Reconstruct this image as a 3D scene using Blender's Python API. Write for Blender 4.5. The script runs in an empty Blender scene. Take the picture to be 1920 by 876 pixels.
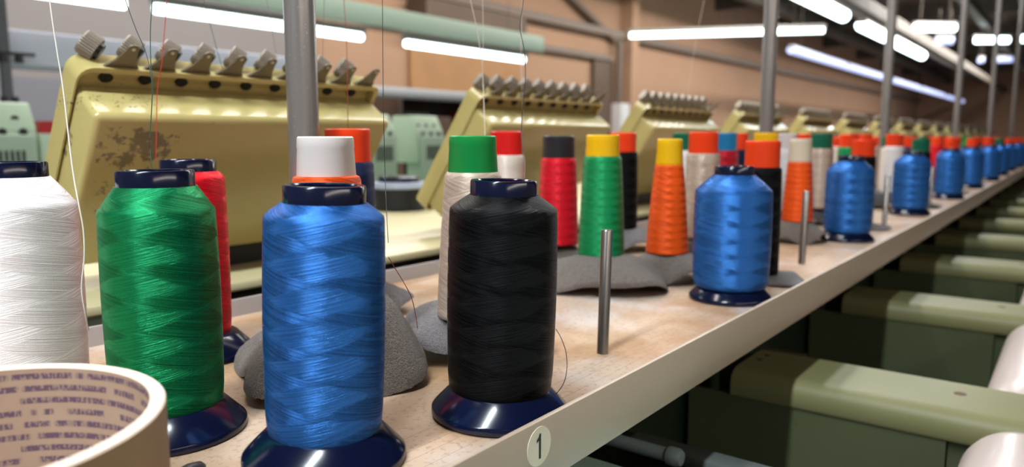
import bpy, bmesh, math, random
from mathutils import Vector, Matrix, Quaternion
R = math.radians
sc = bpy.context.scene
COL = sc.collection
random.seed(7)

# ------------------------------------------------------------------ view / camera
sc.view_settings.view_transform = 'Standard'
sc.view_settings.look = 'None'
sc.view_settings.gamma = 1
sc.view_settings.use_curve_mapping = False
sc.view_settings.exposure = 0.2
EYE = 0.225                       # camera height above the shelf top (z = 0)
PITCH, YAW = R(7.3785), R(37.3585)
cam = bpy.data.cameras.new('camera')
cam.sensor_width = 36
cam.lens = 36 * 1390 / 1920
cam.clip_start = 0.02
cam.clip_end = 200
cam.dof.use_dof = True
cam.dof.focus_distance = 0.60
cam.dof.aperture_fstop = 5.0
co = bpy.data.objects.new('camera', cam)
COL.objects.link(co)
co.location = (0, 0, EYE)
co.rotation_euler = (R(90) - PITCH, 0, YAW - R(90))
sc.camera = co

# ------------------------------------------------------------------ node helpers
def lin(c):
    c = c / 255
    return c / 12.92 if c <= .04045 else ((c + .055) / 1.055) ** 2.4
def rgb(r, g, b): return (lin(r), lin(g), lin(b), 1)

class NT:
    def __init__(s, name):
        s.m = bpy.data.materials.new(name)
        s.m.use_nodes = True
        s.t = s.m.node_tree
        s.b = s.t.nodes['Principled BSDF']
    def n(s, typ, **kw):
        x = s.t.nodes.new(typ)
        for k, v in kw.items(): setattr(x, k, v)
        return x
    def link(s, a, b): s.t.links.new(a, b)
    def put(s, sock, v):
        if hasattr(v, 'links') or isinstance(v, bpy.types.NodeSocket): s.link(v, sock)
        else: sock.default_value = v
    def math(s, op, a, b=0.0, c=0.0):
        x = s.n('ShaderNodeMath', operation=op)
        s.put(x.inputs[0], a); s.put(x.inputs[1], b); s.put(x.inputs[2], c)
        return x.outputs[0]
    def coord(s, which='Object'): return s.n('ShaderNodeTexCoord').outputs[which]
    def mapping(s, v, scale=(1, 1, 1), loc=(0, 0, 0), rot=(0, 0, 0)):
        x = s.n('ShaderNodeMapping')
        s.link(v, x.inputs[0]); x.inputs['Scale'].default_value = scale
        x.inputs['Location'].default_value = loc; x.inputs['Rotation'].default_value = rot
        return x.outputs[0]
    def noise(s, v, scale=5, detail=3, rough=.5, out='Fac'):
        x = s.n('ShaderNodeTexNoise')
        s.link(v, x.inputs['Vector']); x.inputs['Scale'].default_value = scale
        x.inputs['Detail'].default_value = detail; x.inputs['Roughness'].default_value = rough
        return x.outputs[out]
    def ramp(s, f, a, b, ca=0.0, cb=1.0):
        x = s.n('ShaderNodeMapRange'); x.interpolation_type = 'SMOOTHSTEP'
        s.put(x.inputs['Value'], f); x.inputs['From Min'].default_value = a; x.inputs['From Max'].default_value = b
        x.inputs['To Min'].default_value = ca; x.inputs['To Max'].default_value = cb
        return x.outputs['Result']
    def mix(s, f, a, b):
        x = s.n('ShaderNodeMix', data_type='RGBA')
        s.put(x.inputs[0], f); s.put(x.inputs[6], a); s.put(x.inputs[7], b)
        return x.outputs[2]
    def bump(s, h, strength=.3, dist=.001):
        x = s.n('ShaderNodeBump')
        s.link(h, x.inputs['Height']); x.inputs['Strength'].default_value = strength
        x.inputs['Distance'].default_value = dist
        s.link(x.outputs[0], s.b.inputs['Normal'])
    def set(s, **kw):
        names = dict(color='Base Color', rough='Roughness', metal='Metallic', spec='Specular IOR Level', coat='Coat Weight',
                     sheen='Sheen Weight', aniso='Anisotropic', anrot='Anisotropic Rotation', trans='Transmission Weight',
                     sub='Subsurface Weight', em='Emission Color', ems='Emission Strength', crough='Coat Roughness')
        for k, v in kw.items(): s.put(s.b.inputs[names[k]], v)
        return s

def plain(name, c, rough=.4, metal=0.0, spec=.5, var=.06, scale=30, bump=0.0, bscale=200, coat=0.0):
    t = NT(name)
    v = t.coord()
    f = t.noise(v, scale, 4)
    c0 = tuple(x * (1 - var) for x in c[:3]) + (1,)
    c1 = tuple(min(1, x * (1 + var)) for x in c[:3]) + (1,)
    t.set(color=t.mix(f, c0, c1), rough=rough, metal=metal, spec=spec, coat=coat)
    if bump: t.bump(t.noise(v, bscale, 4), bump, .001)
    return t.m

def thread_mat(name, c, rough=.33, band=.044, amp=.28, spec=.8, sheen=.0, fine=1.0, kk=.24, cut=.05, metal=.50, glint=.006):
    """cross-wound thread: fine helical lines in two directions and diamond patches where the windings turn"""
    t = NT(name)
    v = t.coord()
    sep = t.n('ShaderNodeSeparateXYZ'); t.link(v, sep.inputs[0])
    x, y, z = sep.outputs
    th = t.math('ARCTAN2', y, x)
    zu = t.math('DIVIDE', z, band)
    jit = t.math('MULTIPLY', t.noise(v, 26, 2), .40)
    jag = t.n('ShaderNodeCombineXYZ'); t.link(t.math('MULTIPLY', z, 900), jag.inputs[2])
    jit = t.math('ADD', jit, t.math('MULTIPLY', t.noise(jag.outputs[0], 1.0, 2), .12))
    def tri(q): return t.math('ABSOLUTE', t.math('SUBTRACT', t.math('FRACT', t.math('ADD', q, jit)), .5))
    a1 = tri(t.math('ADD', zu, t.math('MULTIPLY', th, kk)))
    a2 = tri(t.math('SUBTRACT', zu, t.math('MULTIPLY', th, kk)))
    mask = t.ramp(t.math('MULTIPLY', t.math('SUBTRACT', a1, .25), t.math('SUBTRACT', a2, .25)), -cut * .1, cut * .1)
    def lines(sgn, sc_, k):
        comb = t.n('ShaderNodeCombineXYZ')
        t.link(t.math('MULTIPLY', th, .30), comb.inputs[0])
        t.link(t.math('MULTIPLY', t.math('ADD', z, t.math('MULTIPLY', th, sgn * .0090)), sc_), comb.inputs[2])
        comb.inputs[1].default_value = k
        return t.noise(comb.outputs[0], 1.0, 4, .7)
    la, lb = lines(1, 760 * fine, 0), lines(-1, 760 * fine, 4)
    mh = t.n('ShaderNodeMix', data_type='FLOAT'); t.link(mask, mh.inputs[0]); t.link(la, mh.inputs[2]); t.link(lb, mh.inputs[3])
    lines_ = mh.outputs[0]
    speck = t.noise(v, 1000, 3, .75)
    h = t.math('ADD', lines_, t.math('MULTIPLY', speck, .16))
    dark = tuple(q * (1 - amp) for q in c[:3]) + (1,)
    lite = tuple(min(1, q * (1 + amp * 1.1) + glint) for q in c[:3]) + (1,)
    fcol = t.math('ADD', t.math('MULTIPLY', mask, .45), t.math('ADD', t.math('MULTIPLY', t.ramp(lines_, .42, .58), .50), t.math('MULTIPLY', t.ramp(speck, .50, .62), .42)))  # winding sheen, dark strand gaps and sparkle are painted into the colour
    t.set(color=t.mix(fcol, dark, lite), spec=spec, sheen=sheen, aniso=.85, metal=metal)
    mx = max(c[:3])
    t.b.inputs['Specular Tint'].default_value = tuple(min(1, .18 + .95 * q / max(mx, .05)) for q in c[:3]) + (1,)
    tg = t.n('ShaderNodeTangent', direction_type='RADIAL', axis='Z')
    t.link(tg.outputs[0], t.b.inputs['Tangent'])
    t.set(anrot=t.ramp(mask, 0, 1, .235, .265), rough=t.ramp(mask, 0, 1, rough + .06, rough - .10))
    t.bump(h, 1.0, .0010)
    return t.m

# ------------------------------------------------------------------ mesh helpers
class MB:
    def __init__(s): s.bm = bmesh.new()
    def box(s, lo, hi, bevel=0.0, seg=2, mat=None):
        v = [s.bm.verts.new((x, y, z)) for x in (lo[0], hi[0]) for y in (lo[1], hi[1]) for z in (lo[2], hi[2])]
        F = [(0, 1, 3, 2), (4, 6, 7, 5), (0, 4, 5, 1), (2, 3, 7, 6), (0, 2, 6, 4), (1, 5, 7, 3)]
        f = [s.bm.faces.new([v[i] for i in q]) for q in F]
        if bevel:
            e = list({e for q in f for e in q.edges})
            bmesh.ops.bevel(s.bm, geom=e, offset=bevel, segments=seg, affect='EDGES', profile=.5)
        if mat is not None: pass
        return s
    def lathe(s, prof, seg=64, c=(0, 0, 0), M=None, close=False):
        rings = []
        for r, z in prof:
            if r < 1e-6: rings.append([s.bm.verts.new((0, 0, z))])
            else: rings.append([s.bm.verts.new((r * math.cos(2 * math.pi * i / seg), r * math.sin(2 * math.pi * i / seg), z)) for i in range(seg)])
        vs = [v for q in rings for v in q]
        prs = list(zip(rings, rings[1:]))
        if close: prs.append((rings[-1], rings[0]))
        for a, b in prs:
            for i in range(seg):
                j = (i + 1) % seg
                if len(a) == 1 and len(b) == 1: continue
                if len(a) == 1: s.bm.faces.new([a[0], b[j], b[i]])
                elif len(b) == 1: s.bm.faces.new([a[i], a[j], b[0]])
                else: s.bm.faces.new([a[i], a[j], b[j], b[i]])
        mt = Matrix.Translation(c) @ (M if M else Matrix())
        bmesh.ops.transform(s.bm, matrix=mt, verts=vs)
        return s
    def tube(s, pts, r, seg=8, cap=True):
        pts = [Vector(p) for p in pts]
        rings = []
        up = Vector((.31, .77, .55)).normalized()
        for i, p in enumerate(pts):
            d = (pts[min(i + 1, len(pts) - 1)] - pts[max(i - 1, 0)]).normalized()
            a = d.cross(up)
            if a.length < .05: a = d.cross(Vector((1, 0, 0)))
            a.normalize(); b = d.cross(a)
            rr = r[i] if isinstance(r, (list, tuple)) else r
            rings.append([s.bm.verts.new(p + rr * (a * math.cos(2 * math.pi * k / seg) + b * math.sin(2 * math.pi * k / seg))) for k in range(seg)])
        for a, b in zip(rings, rings[1:]):
            for k in range(seg):
                l = (k + 1) % seg
                s.bm.faces.new([a[k], a[l], b[l], b[k]])
        if cap:
            s.bm.faces.new(rings[0][::-1]); s.bm.faces.new(rings[-1])
        return s
    def prism(s, poly, fr, ax, t0, t1, bevel=0.0, seg=3):
        """poly of (a,b) in frame fr=(origin, ea, eb), pushed along ax from t0 to t1"""
        o, ea, eb = (Vector(q) for q in fr); ax = Vector(ax)
        A = [s.bm.verts.new(o + ea * a + eb * b + ax * t0) for a, b in poly]
        B = [s.bm.verts.new(o + ea * a + eb * b + ax * t1) for a, b in poly]
        fs = [s.bm.faces.new(A[::-1]), s.bm.faces.new(B)]
        n = len(poly)
        for i in range(n): fs.append(s.bm.faces.new([A[i], A[(i + 1) % n], B[(i + 1) % n], B[i]]))
        if bevel:
            e = list({e for q in fs for e in q.edges})
            bmesh.ops.bevel(s.bm, geom=e, offset=bevel, segments=seg, affect='EDGES', profile=.5)
        return s
    def ring(s, outer, inner, fr, ax, t0, t1):
        o, ea, eb = (Vector(q) for q in fr); ax = Vector(ax)
        P = lambda q, t: s.bm.verts.new(o + ea * q[0] + eb * q[1] + ax * t)
        a0 = [P(q, t0) for q in outer]; a1 = [P(q, t1) for q in outer]
        b0 = [P(q, t0) for q in inner]; b1 = [P(q, t1) for q in inner]
        n = len(outer)
        for i in range(n):
            j = (i + 1) % n
            for w, x in ((a0, a1), (a1, b1), (b1, b0), (b0, a0)):
                s.bm.faces.new([w[i], w[j], x[j], x[i]])
        return s
    def mesh(s, name, mat, angle=38):
        bmesh.ops.recalc_face_normals(s.bm, faces=s.bm.faces)
        me = bpy.data.meshes.new(name)
        s.bm.to_mesh(me); s.bm.free()
        me.polygons.foreach_set('use_smooth', [True] * len(me.polygons))
        me.set_sharp_from_angle(angle=R(angle))
        if mat: me.materials.append(mat)
        return me
    def build(s, name, mat, parent=None, angle=38):
        return link(name, s.mesh(name, mat, angle), parent)

def link(name, me, parent=None):
    o = bpy.data.objects.new(name, me)
    COL.objects.link(o)
    if parent: o.parent = parent
    return o
def tag(o, label=None, cat=None, group=None, kind=None):
    for k, v in (('label', label), ('category', cat), ('group', group), ('kind', kind)):
        if v: o[k] = v
    return o
def thing(name, loc, label, cat, group=None, rz=0):
    o = link(name, None)
    o.location = loc; o.rotation_euler.z = rz
    o.empty_display_size = .02
    return tag(o, label, cat, group)
def copy_tree(o, parent=None):
    c = o.copy(); COL.objects.link(c)
    if parent: c.parent = parent
    for ch in list(o.children): copy_tree(ch, c)
    return c
def rrect(x0, y0, x1, y1, r, n=5, radii=None):
    P = []
    rs = radii or (r, r, r, r)
    for (cx, cy, a0, q) in ((x1, y1, 0, rs[0]), (x0, y1, 90, rs[1]), (x0, y0, 180, rs[2]), (x1, y0, 270, rs[3])):
        sx = -1 if cx == x1 else 1; sy = -1 if cy == y1 else 1
        for k in range(n + 1):
            a = R(a0 + 90 * k / n)
            P.append((cx + sx * q + q * math.cos(a), cy + sy * q + q * math.sin(a)))
    return P
ORD = ['first', 'second', 'third', 'fourth', 'fifth', 'sixth', 'seventh', 'eighth', 'ninth', 'tenth', 'eleventh', 'twelfth',
       'thirteenth', 'fourteenth', 'fifteenth', 'sixteenth', 'seventeenth', 'eighteenth', 'nineteenth', 'twentieth'] + \
      ['%s' % w for w in ('twenty-first twenty-second twenty-third twenty-fourth twenty-fifth twenty-sixth twenty-seventh twenty-eighth twenty-ninth thirtieth').split()]

def sees(x, y, z):
    """pixel of a point in the 1920 x 876 frame (used only to leave out what lies outside the picture)"""
    q = co.matrix_basis.inverted() @ Vector((x, y, z))
    return 960 + 1390 * q.x / -q.z, 438 - 1390 * q.y / -q.z

# ------------------------------------------------------------------ materials
NAVY = plain('navy_plastic', rgb(9, 16, 42), .16, spec=.55, var=.15)
def shelf_material():
    t = NT('worn_shelf_laminate')
    v = t.coord()
    base = t.mix(t.ramp(t.noise(v, 7, 5, .6), .35, .7), rgb(196, 170, 146), rgb(172, 134, 98))
    base = t.mix(t.ramp(t.noise(t.mapping(v, (1, 1, 1), (3, 1, 0)), 5, 4), .52, .68), base, rgb(206, 194, 188))
    sp = t.noise(v, 170, 5, .65)
    base = t.mix(t.math('MULTIPLY', t.ramp(sp, .52, .64), .50), base, rgb(140, 112, 92))
    sp2 = t.noise(t.mapping(v, (1, 1, 1), (5, 5, 0)), 420, 3, .6)
    base = t.mix(t.math('MULTIPLY', t.ramp(sp2, .66, .72), .55), base, rgb(96, 74, 60))
    sep = t.n('ShaderNodeSeparateXYZ'); t.link(v, sep.inputs[0])
    wob = t.math('ADD', sep.outputs[1], t.math('MULTIPLY', t.noise(v, 4, 2), .001))
    ln = None
    for y in (.343, .358, .369, .388):
        d = t.math('ABSOLUTE', t.math('SUBTRACT', wob, y))
        q = t.ramp(d, .0002, .0007, 1, 0)
        ln = q if ln is None else t.math('MAXIMUM', ln, q)
    base = t.mix(t.math('MULTIPLY', ln, .40), base, rgb(120, 96, 84))
    t.set(color=base, rough=t.ramp(t.noise(v, 30, 3), .3, .7, .32, .5), spec=.4)
    t.bump(sp, .12, .0006)
    return t.m
SHELF = shelf_material()
LIP = plain('painted_shelf_edge', rgb(170, 150, 131), .38, var=.05, scale=12, bump=.05, bscale=90)
STEEL = plain('brushed_steel', rgb(158, 154, 150), .3, metal=1, var=.12, scale=60, bump=.04, bscale=400)
def pole_material():
    t = NT('worn_steel_pole')
    v = t.coord()
    st = t.noise(t.mapping(v, (60, 60, 3)), 1, 5, .6)
    c = t.mix(st, rgb(128, 122, 120), rgb(178, 170, 166))
    sp = t.ramp(t.noise(v, 420, 3, .6), .66, .72)
    c = t.mix(t.math('MULTIPLY', sp, .8), c, rgb(220, 214, 206))
    t.set(color=c, rough=.28, metal=.55)
    t.bump(t.noise(v, 300, 4), .12, .0006)
    return t.m
POLE = pole_material()
def head_material(name, worn=False):
    t = NT(name)
    v = t.coord()
    f = t.noise(v, 6, 4)
    c = t.mix(f, rgb(182, 166, 104), rgb(198, 182, 122))
    sp = t.ramp(t.noise(t.mapping(v, (1, 1, 1), (2, 0, 0)), 260, 3, .6), .70, .74)
    c = t.mix(t.math('MULTIPLY', sp, .8), c, rgb(104, 74, 40))
    if worn:
        sep = t.n('ShaderNodeSeparateXYZ'); t.link(v, sep.inputs[0])
        x, y, z = sep.outputs
        dx = t.math('DIVIDE', t.math('SUBTRACT', x, .062), .055)
        dz = t.math('DIVIDE', t.math('SUBTRACT', z, -.105), .030)
        rr = t.math('ADD', t.math('POWER', dx, 2.0), t.math('POWER', dz, 2.0))
        blot = t.math('SUBTRACT', t.noise(v, 34, 6, .68), t.math('MULTIPLY', rr, .10))
        m1 = t.ramp(blot, .47, .49)
        m2 = t.ramp(t.noise(t.mapping(v, (1, 1, 1), (0, 3, 0)), 90, 4, .6), .36, .44)
        dx2 = t.math('DIVIDE', t.math('SUBTRACT', x, .03), .022)
        dz2 = t.math('DIVIDE', t.math('SUBTRACT', z, -.13), .085)
        r2 = t.math('ADD', t.math('POWER', dx2, 2.0), t.math('POWER', dz2, 2.0))
        m3 = t.ramp(t.math('SUBTRACT', t.noise(v, 60, 6, .7), t.math('MULTIPLY', r2, .10)), .55, .57)
        mm = t.math('MAXIMUM', t.math('MULTIPLY', m1, m2), t.math('MULTIPLY', m3, .8))
        c = t.mix(t.math('MULTIPLY', mm, .8), c, rgb(112, 98, 78))
        # chips along the upper front corner
        dy = t.math('ABSOLUTE', t.math('SUBTRACT', z, -.045))
        ch = t.math('MULTIPLY', t.ramp(dy, .004, .014, 1, 0), t.ramp(t.noise(v, 240, 3, .6), .60, .64))
        ch = t.math('MULTIPLY', ch, t.ramp(x, .05, .12, 1, 0))
        c = t.mix(ch, c, rgb(96, 66, 36))
    t.set(color=c, rough=.26, spec=.5, coat=.25)
    t.bump(t.noise(v, 130, 3), .05, .001)
    return t.m
CREAM = head_material('cream_machine_enamel')
CREAM_WORN = head_material('cream_machine_enamel_worn', True)
KNOB = plain('dull_zinc', rgb(138, 127, 114), .42, metal=.3, var=.15, scale=80)
BRACKET = plain('grey_bracket', rgb(120, 108, 90), .4, metal=.2, var=.12, scale=60)
RIVET = plain('pale_rivet', rgb(226, 216, 200), .35, metal=.3)
BLACK = plain('black_void', rgb(14, 14, 14), .6, var=.2)
BLACKP = plain('black_machine_metal', rgb(24, 24, 26), .4, var=.2)
GREEN = plain('olive_green_enamel', rgb(124, 122, 84), .45, spec=.3, var=.06, scale=10, bump=.10, bscale=220)
def web_material():
    t = NT('olive_panel_enamel')
    v = t.coord()
    c = t.mix(t.noise(v, 8, 3), rgb(72, 78, 54), rgb(84, 90, 64))
    sp = t.ramp(t.noise(t.mapping(v, (1, 1, .6)), 46, 4, .7), .70, .73)
    c = t.mix(sp, c, rgb(70, 48, 26))
    t.set(color=c, rough=.35, spec=.4)
    return t.m
WEB = web_material()
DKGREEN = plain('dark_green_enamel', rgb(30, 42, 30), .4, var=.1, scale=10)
PINK = plain('pale_pink_enamel', rgb(206, 190, 184), .3, var=.03, scale=20, coat=.15)
MINT = plain('mint_enamel', rgb(176, 198, 174), .35, var=.04, scale=10)
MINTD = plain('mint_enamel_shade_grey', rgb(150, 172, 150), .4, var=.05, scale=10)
def felt_mat(name, c):
    t = NT(name)
    v = t.coord()
    a = t.noise(v, 620, 4, .7); b = t.noise(v, 60, 3)
    g = t.noise(t.mapping(v, (1, 1, 1), (3, 1, 2)), 330, 2, .6)
    w = t.ramp(t.math('ABSOLUTE', t.math('SUBTRACT', g, .5)), 0, .09, 1, 0)
    c0 = tuple(q * .30 for q in c[:3]) + (1,); c1 = tuple(min(1, q * 1.65) for q in c[:3]) + (1,)
    f = t.math('ADD', t.math('MULTIPLY', a, .45), t.math('ADD', t.math('MULTIPLY', b, .25), t.math('MULTIPLY', w, .30)))
    t.set(color=t.mix(f, c0, c1), rough=.95, spec=.1, sheen=.35)
    t.bump(t.math('ADD', a, t.math('MULTIPLY', w, .7)), .9, .0018)
    return t.m
FELT = felt_mat('grey_terry_felt', rgb(108, 93, 82))
FELT2 = felt_mat('bluish_grey_terry_felt', rgb(122, 115, 116))
FELTD = felt_mat('dark_grey_felt', rgb(84, 78, 78))
def emis(name, c, s):
    t = NT(name)
    t.set(color=c, em=c, ems=s, rough=.4)
    return t.m

# ------------------------------------------------------------------ thread colours
TH = {
 'white': thread_mat('white_thread', rgb(244, 236, 238), .40, amp=.12, metal=.12),
 'green': thread_mat('green_thread', rgb(4, 112, 64), .31, amp=.5),
 'blue': thread_mat('blue_thread', rgb(38, 94, 164), .31, amp=.5),
 'black': thread_mat('black_thread', rgb(5, 5, 6), .36, amp=.7, spec=.13, metal=.0, glint=.007),
 'red': thread_mat('red_thread', rgb(216, 14, 34), .36, amp=.32, metal=.3),
 'navy': thread_mat('navy_thread', rgb(18, 28, 56), .6, amp=.25, metal=.0),
 'beige': thread_mat('beige_thread', rgb(186, 168, 152), .38, amp=.16, fine=.5),
 'orange': thread_mat('orange_thread', rgb(242, 82, 16), .4, band=.026, amp=.35, metal=.25),
 'darkred': thread_mat('dark_red_thread', rgb(158, 14, 34), .4),
 'pearl': thread_mat('pearl_white_thread', rgb(222, 208, 198), .42, amp=.08, metal=.1),
}
THC = {   # the plainer threads wound on cones
 'green': thread_mat('green_cone_thread', rgb(8, 122, 68), .42, band=.026, amp=.35, metal=.12),
 'red': thread_mat('red_cone_thread', rgb(200, 14, 34), .42, band=.030, amp=.28, metal=.10),
 'orange': thread_mat('orange_cone_thread', rgb(238, 78, 12), .42, band=.024, amp=.42, metal=.06),
 'darkred': thread_mat('dark_red_cone_thread', rgb(158, 14, 34), .42, metal=.10),
 'beige': thread_mat('beige_cone_thread', rgb(182, 162, 146), .40, amp=.22, fine=.5, metal=.15),
 'black': thread_mat('black_cone_thread', rgb(10, 10, 11), .5, amp=.4, spec=.12, metal=.0),
 'white': thread_mat('white_cone_thread', rgb(226, 220, 220), .45, amp=.06, metal=.0),
}
TWORD = dict(white='white', green='green', blue='blue', black='black', red='red', navy='navy blue', beige='beige', orange='orange', darkred='dark red', pearl='pearl white')
def cap_mat(name, c):
    t = NT(name)
    v = t.coord()
    t.set(color=t.mix(t.noise(v, 20, 2), tuple(q * .95 for q in c[:3]) + (1,), c), rough=.38, spec=.4, sub=.08)
    t.b.inputs['Subsurface Radius'].default_value = (.004, .004, .004)
    return t.m
CAP = {
 'white': cap_mat('white_cone_plastic', rgb(234, 224, 221)),
 'orange': cap_mat('vermilion_cone_plastic', rgb(250, 68, 22)),
 'green': cap_mat('green_cone_plastic', rgb(18, 142, 66)),
 'darkgreen': cap_mat('dark_green_cone_plastic', rgb(10, 104, 76)),
 'red': cap_mat('red_cone_plastic', rgb(232, 26, 28)),
 'black': cap_mat('black_cone_plastic', rgb(38, 40, 46)),
 'yellow': cap_mat('yellow_cone_plastic', rgb(246, 190, 14)),
 'blue': cap_mat('blue_cone_plastic', rgb(28, 122, 176)),
 'cream': cap_mat('cream_cone_plastic', rgb(222, 210, 188)),
}
CWORD = dict(white='white', orange='orange-red', green='green', darkgreen='dark green', red='red', black='black', yellow='yellow', blue='blue', cream='cream')

# ------------------------------------------------------------------ king spools and cones
CACHE = {}
SPIN = R(225)
def king_meshes(r, H, drop=.012, nr=.0268, seg=96):
    key = ('king', round(r, 4), round(H, 4), round(drop, 4), round(nr, 4), seg)
    if key in CACHE: return CACHE[key]
    b0 = .0185
    zt = H - .0120
    core = MB().lathe([(.030, .0), (.0550, .0), (.0560, .0012), (.0560, .0055), (.0550, .0068), (.0400, .0225), (.037, .024), (nr - .001, .026), (nr - .001, zt - .003),
                       (nr, zt - .002), (nr, H - .0012), (nr - .0008, H), (nr - .0045, H), (nr - .0055, H - .001), (nr - .0058, H - .03), (.0195, .01), (.03, 0)], seg)
    sh = zt - drop
    prof = [(.035, b0 + .001), (r - .0055, b0), (r - .0035, b0 + .0015), (r - .0020, b0 + .006), (r - .0011, b0 + .016)]
    n = 14
    for i in range(n + 1):
        q = i / n
        prof.append((r - .0008 + .0009 * math.sin(q * math.pi), b0 + .024 + (sh - b0 - .026) * q))
    prof += [(r - .0013, sh + .0008), (r - .0034, sh + .0030)]
    for q in (.25, .5, .75): prof.append((r - .0034 + (nr + .0012 - r + .0034) * q, sh + .0030 + (zt - sh - .0030) * (q ** .92)))
    prof += [(nr + .0010, zt + .0003), (nr - .0005, zt)]
    wind = MB().lathe(prof, seg)
    CACHE[key] = (core.mesh('spool_core', NAVY), wind.mesh('thread_winding', None))
    return CACHE[key]
def king(x, y, color, label, r=.0445, H=.187, group=None, seg=96, drop=.022, nr=.0268, lean=0.0):
    t = thing('thread_spool', (x, y, 0), label, 'thread spool', group, SPIN + random.uniform(-.25, .25))
    c, w = king_meshes(r, H, drop, nr, seg)
    link('spool_core', c, t)
    key = ('w', w.name, color)
    if key not in CACHE:
        w2 = w.copy(); w2.materials.clear(); w2.materials.append(TH[color]); CACHE[key] = w2
    link('thread_winding', CACHE[key], t)
    if lean:      # stands a little askew on its peg
        t.rotation_mode = 'QUATERNION'
        t.rotation_quaternion = Quaternion((math.cos(YAW), math.sin(YAW), 0), R(lean)) @ Quaternion((0, 0, 1), SPIN)
        t.location.z = .054 * math.sin(R(lean))
    return t
def cone_meshes(shape, seg=64):
    key = ('cone', shape, seg)
    if key in CACHE: return CACHE[key]
    h, rt, rb, z1, tt, tb, over = shape
    f = lambda z: rb + (rt - rb) * z / h
    core = MB().lathe([(rb - .004, 0), (rb, 0), (rb, .004), (f(h - .0105), h - .0105), (f(h - .01) + .0004, h - .0095), (rt + .0004, h - .0012), (rt - .0008, h), (rt - .0038, h), (rt - .0046, h - .001), (rt - .005, h - .02), (0, h - .021)], seg)
    prof = [(rb - .001, -.0002), (tb - .001, .0), (tb, .0015)]
    n = 16
    for i in range(n + 1):
        q = i / n
        prof.append((tb + (tt - tb) * q + .0006 * math.sin(q * math.pi), .004 + (z1 - .008) * q))
    prof += [(tt - .0012, z1 - .0012), (f(z1) + .0006, z1), (f(z1) - .001, z1)]
    wind = MB().lathe(prof, seg).mesh('thread_winding', None)
    CACHE[key] = (core.mesh('cone_core', None), wind)
    return CACHE[key]
#            height top  base  wound-to r_top r_bottom
TAPER = (.184, .0245, .0340, .152, .0288, .0355, 0)
TALLC = (.182, .0228, .0340, .146, .0282, .0375, 0)
STRAIGHT = (.190, .0255, .0285, .152, .0292, .0305, 0)
EDGEC = (.209, .0262, .0290, .168, .0300, .0312, 0)
def cone(x, y, thread, cap, label, shape=TAPER, z=.026, group=None, seg=64):
    t = thing('thread_cone', (x, y, z), label, 'thread cone', group, SPIN + random.uniform(-.3, .3))
    a, b = cone_meshes(shape, seg)
    for nm, me, m in (('cone_core', a, CAP[cap]), ('thread_winding', b, THC.get(thread, TH[thread]))):
        key = ('cm', me.name, m.name)
        if key not in CACHE:
            w2 = me.copy(); w2.materials.clear(); w2.materials.append(m); CACHE[key] = w2
        o = link(nm, CACHE[key], t)
        if nm == 'cone_core': o['label'] = CWORD[cap] + ' plastic cone tip showing above the thread'
    return t

def pad(x, y, label, size=.088, hc=.024, seed=0, mat=None, wave=.012, th=.0045, rz=0, fuzz=0.0, rings=16, seg=72, nearest=None, curl=None, group='grey felt pads under the thread cones', flat0=.42, tilt=None, fall=1.3, rnd_e=5):
    rnd = random.Random(seed)
    ph = [rnd.uniform(0, 6.28) for _ in range(6)]
    bm = bmesh.new()
    def outline(a):
        sq = (abs(math.cos(a)) ** rnd_e + abs(math.sin(a)) ** rnd_e) ** (-1 / rnd_e)
        return size * (.80 * sq + .05 * math.sin(3 * a + ph[0]) + .04 * math.sin(2 * a + ph[1]))
    def hgt(q, a):
        flat = 1 - max(0, (q - flat0) / (1 - flat0)) ** fall
        if tilt: flat *= 1 + tilt[1] * min(1, q * 1.6) * math.cos(a - tilt[0])
        e = max(0, (q - .4) / .6)
        w = wave * e ** 1.5 * (.5 + .5 * math.sin(3 * a + ph[2]) + .28 * math.sin(5 * a + ph[3]))
        c = 0
        if curl: c = curl[1] * e ** 2 * max(0, math.cos(a - curl[0])) ** 3
        return hc * flat + w + c
    lo = min(hgt(1, 2 * math.pi * i / seg) for i in range(seg))
    top, bot = [], []
    for k in range(rings + 1):
        q = k / rings
        for lst, off in ((top, th), (bot, 0)):
            if k == 0: lst.append([bm.verts.new((0, 0, hgt(0, 0) - lo + off - (0.001 if off == 0 else 0)))]); continue
            row = []
            for i in range(seg):
                a = 2 * math.pi * i / seg
                rr = outline(a) * q * (1 if off == 0 else 1 - .012 * q)
                zz = hgt(q, a) - lo * q + off
                if q == 1: zz += (-.0012 if off else .0008)
                zz += rnd.uniform(-1, 1) * fuzz if q > .1 else 0
                row.append(bm.verts.new((rr * math.cos(a), rr * math.sin(a), max(zz, .0002))))
            lst.append(row)
    for lst, flip in ((top, False), (bot, True)):
        for a, b in zip(lst, lst[1:]):
            for i in range(seg):
                j = (i + 1) % seg
                f = [a[0], b[i], b[j]] if len(a) == 1 else [a[i], b[i], b[j], a[j]]
                bm.faces.new(f[::-1] if flip else f)
    for i in range(seg):
        j = (i + 1) % seg
        bm.faces.new([top[-1][j], top[-1][i], bot[-1][i], bot[-1][j]])
    m = MB(); m.bm.free(); m.bm = bm
    o = m.build('felt_pad', mat or FELT, None, 60)
    o.location = (x, y, 0); o.rotation_euler.z = rz
    tag(o, label, 'felt pad', group)
    return o

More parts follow.
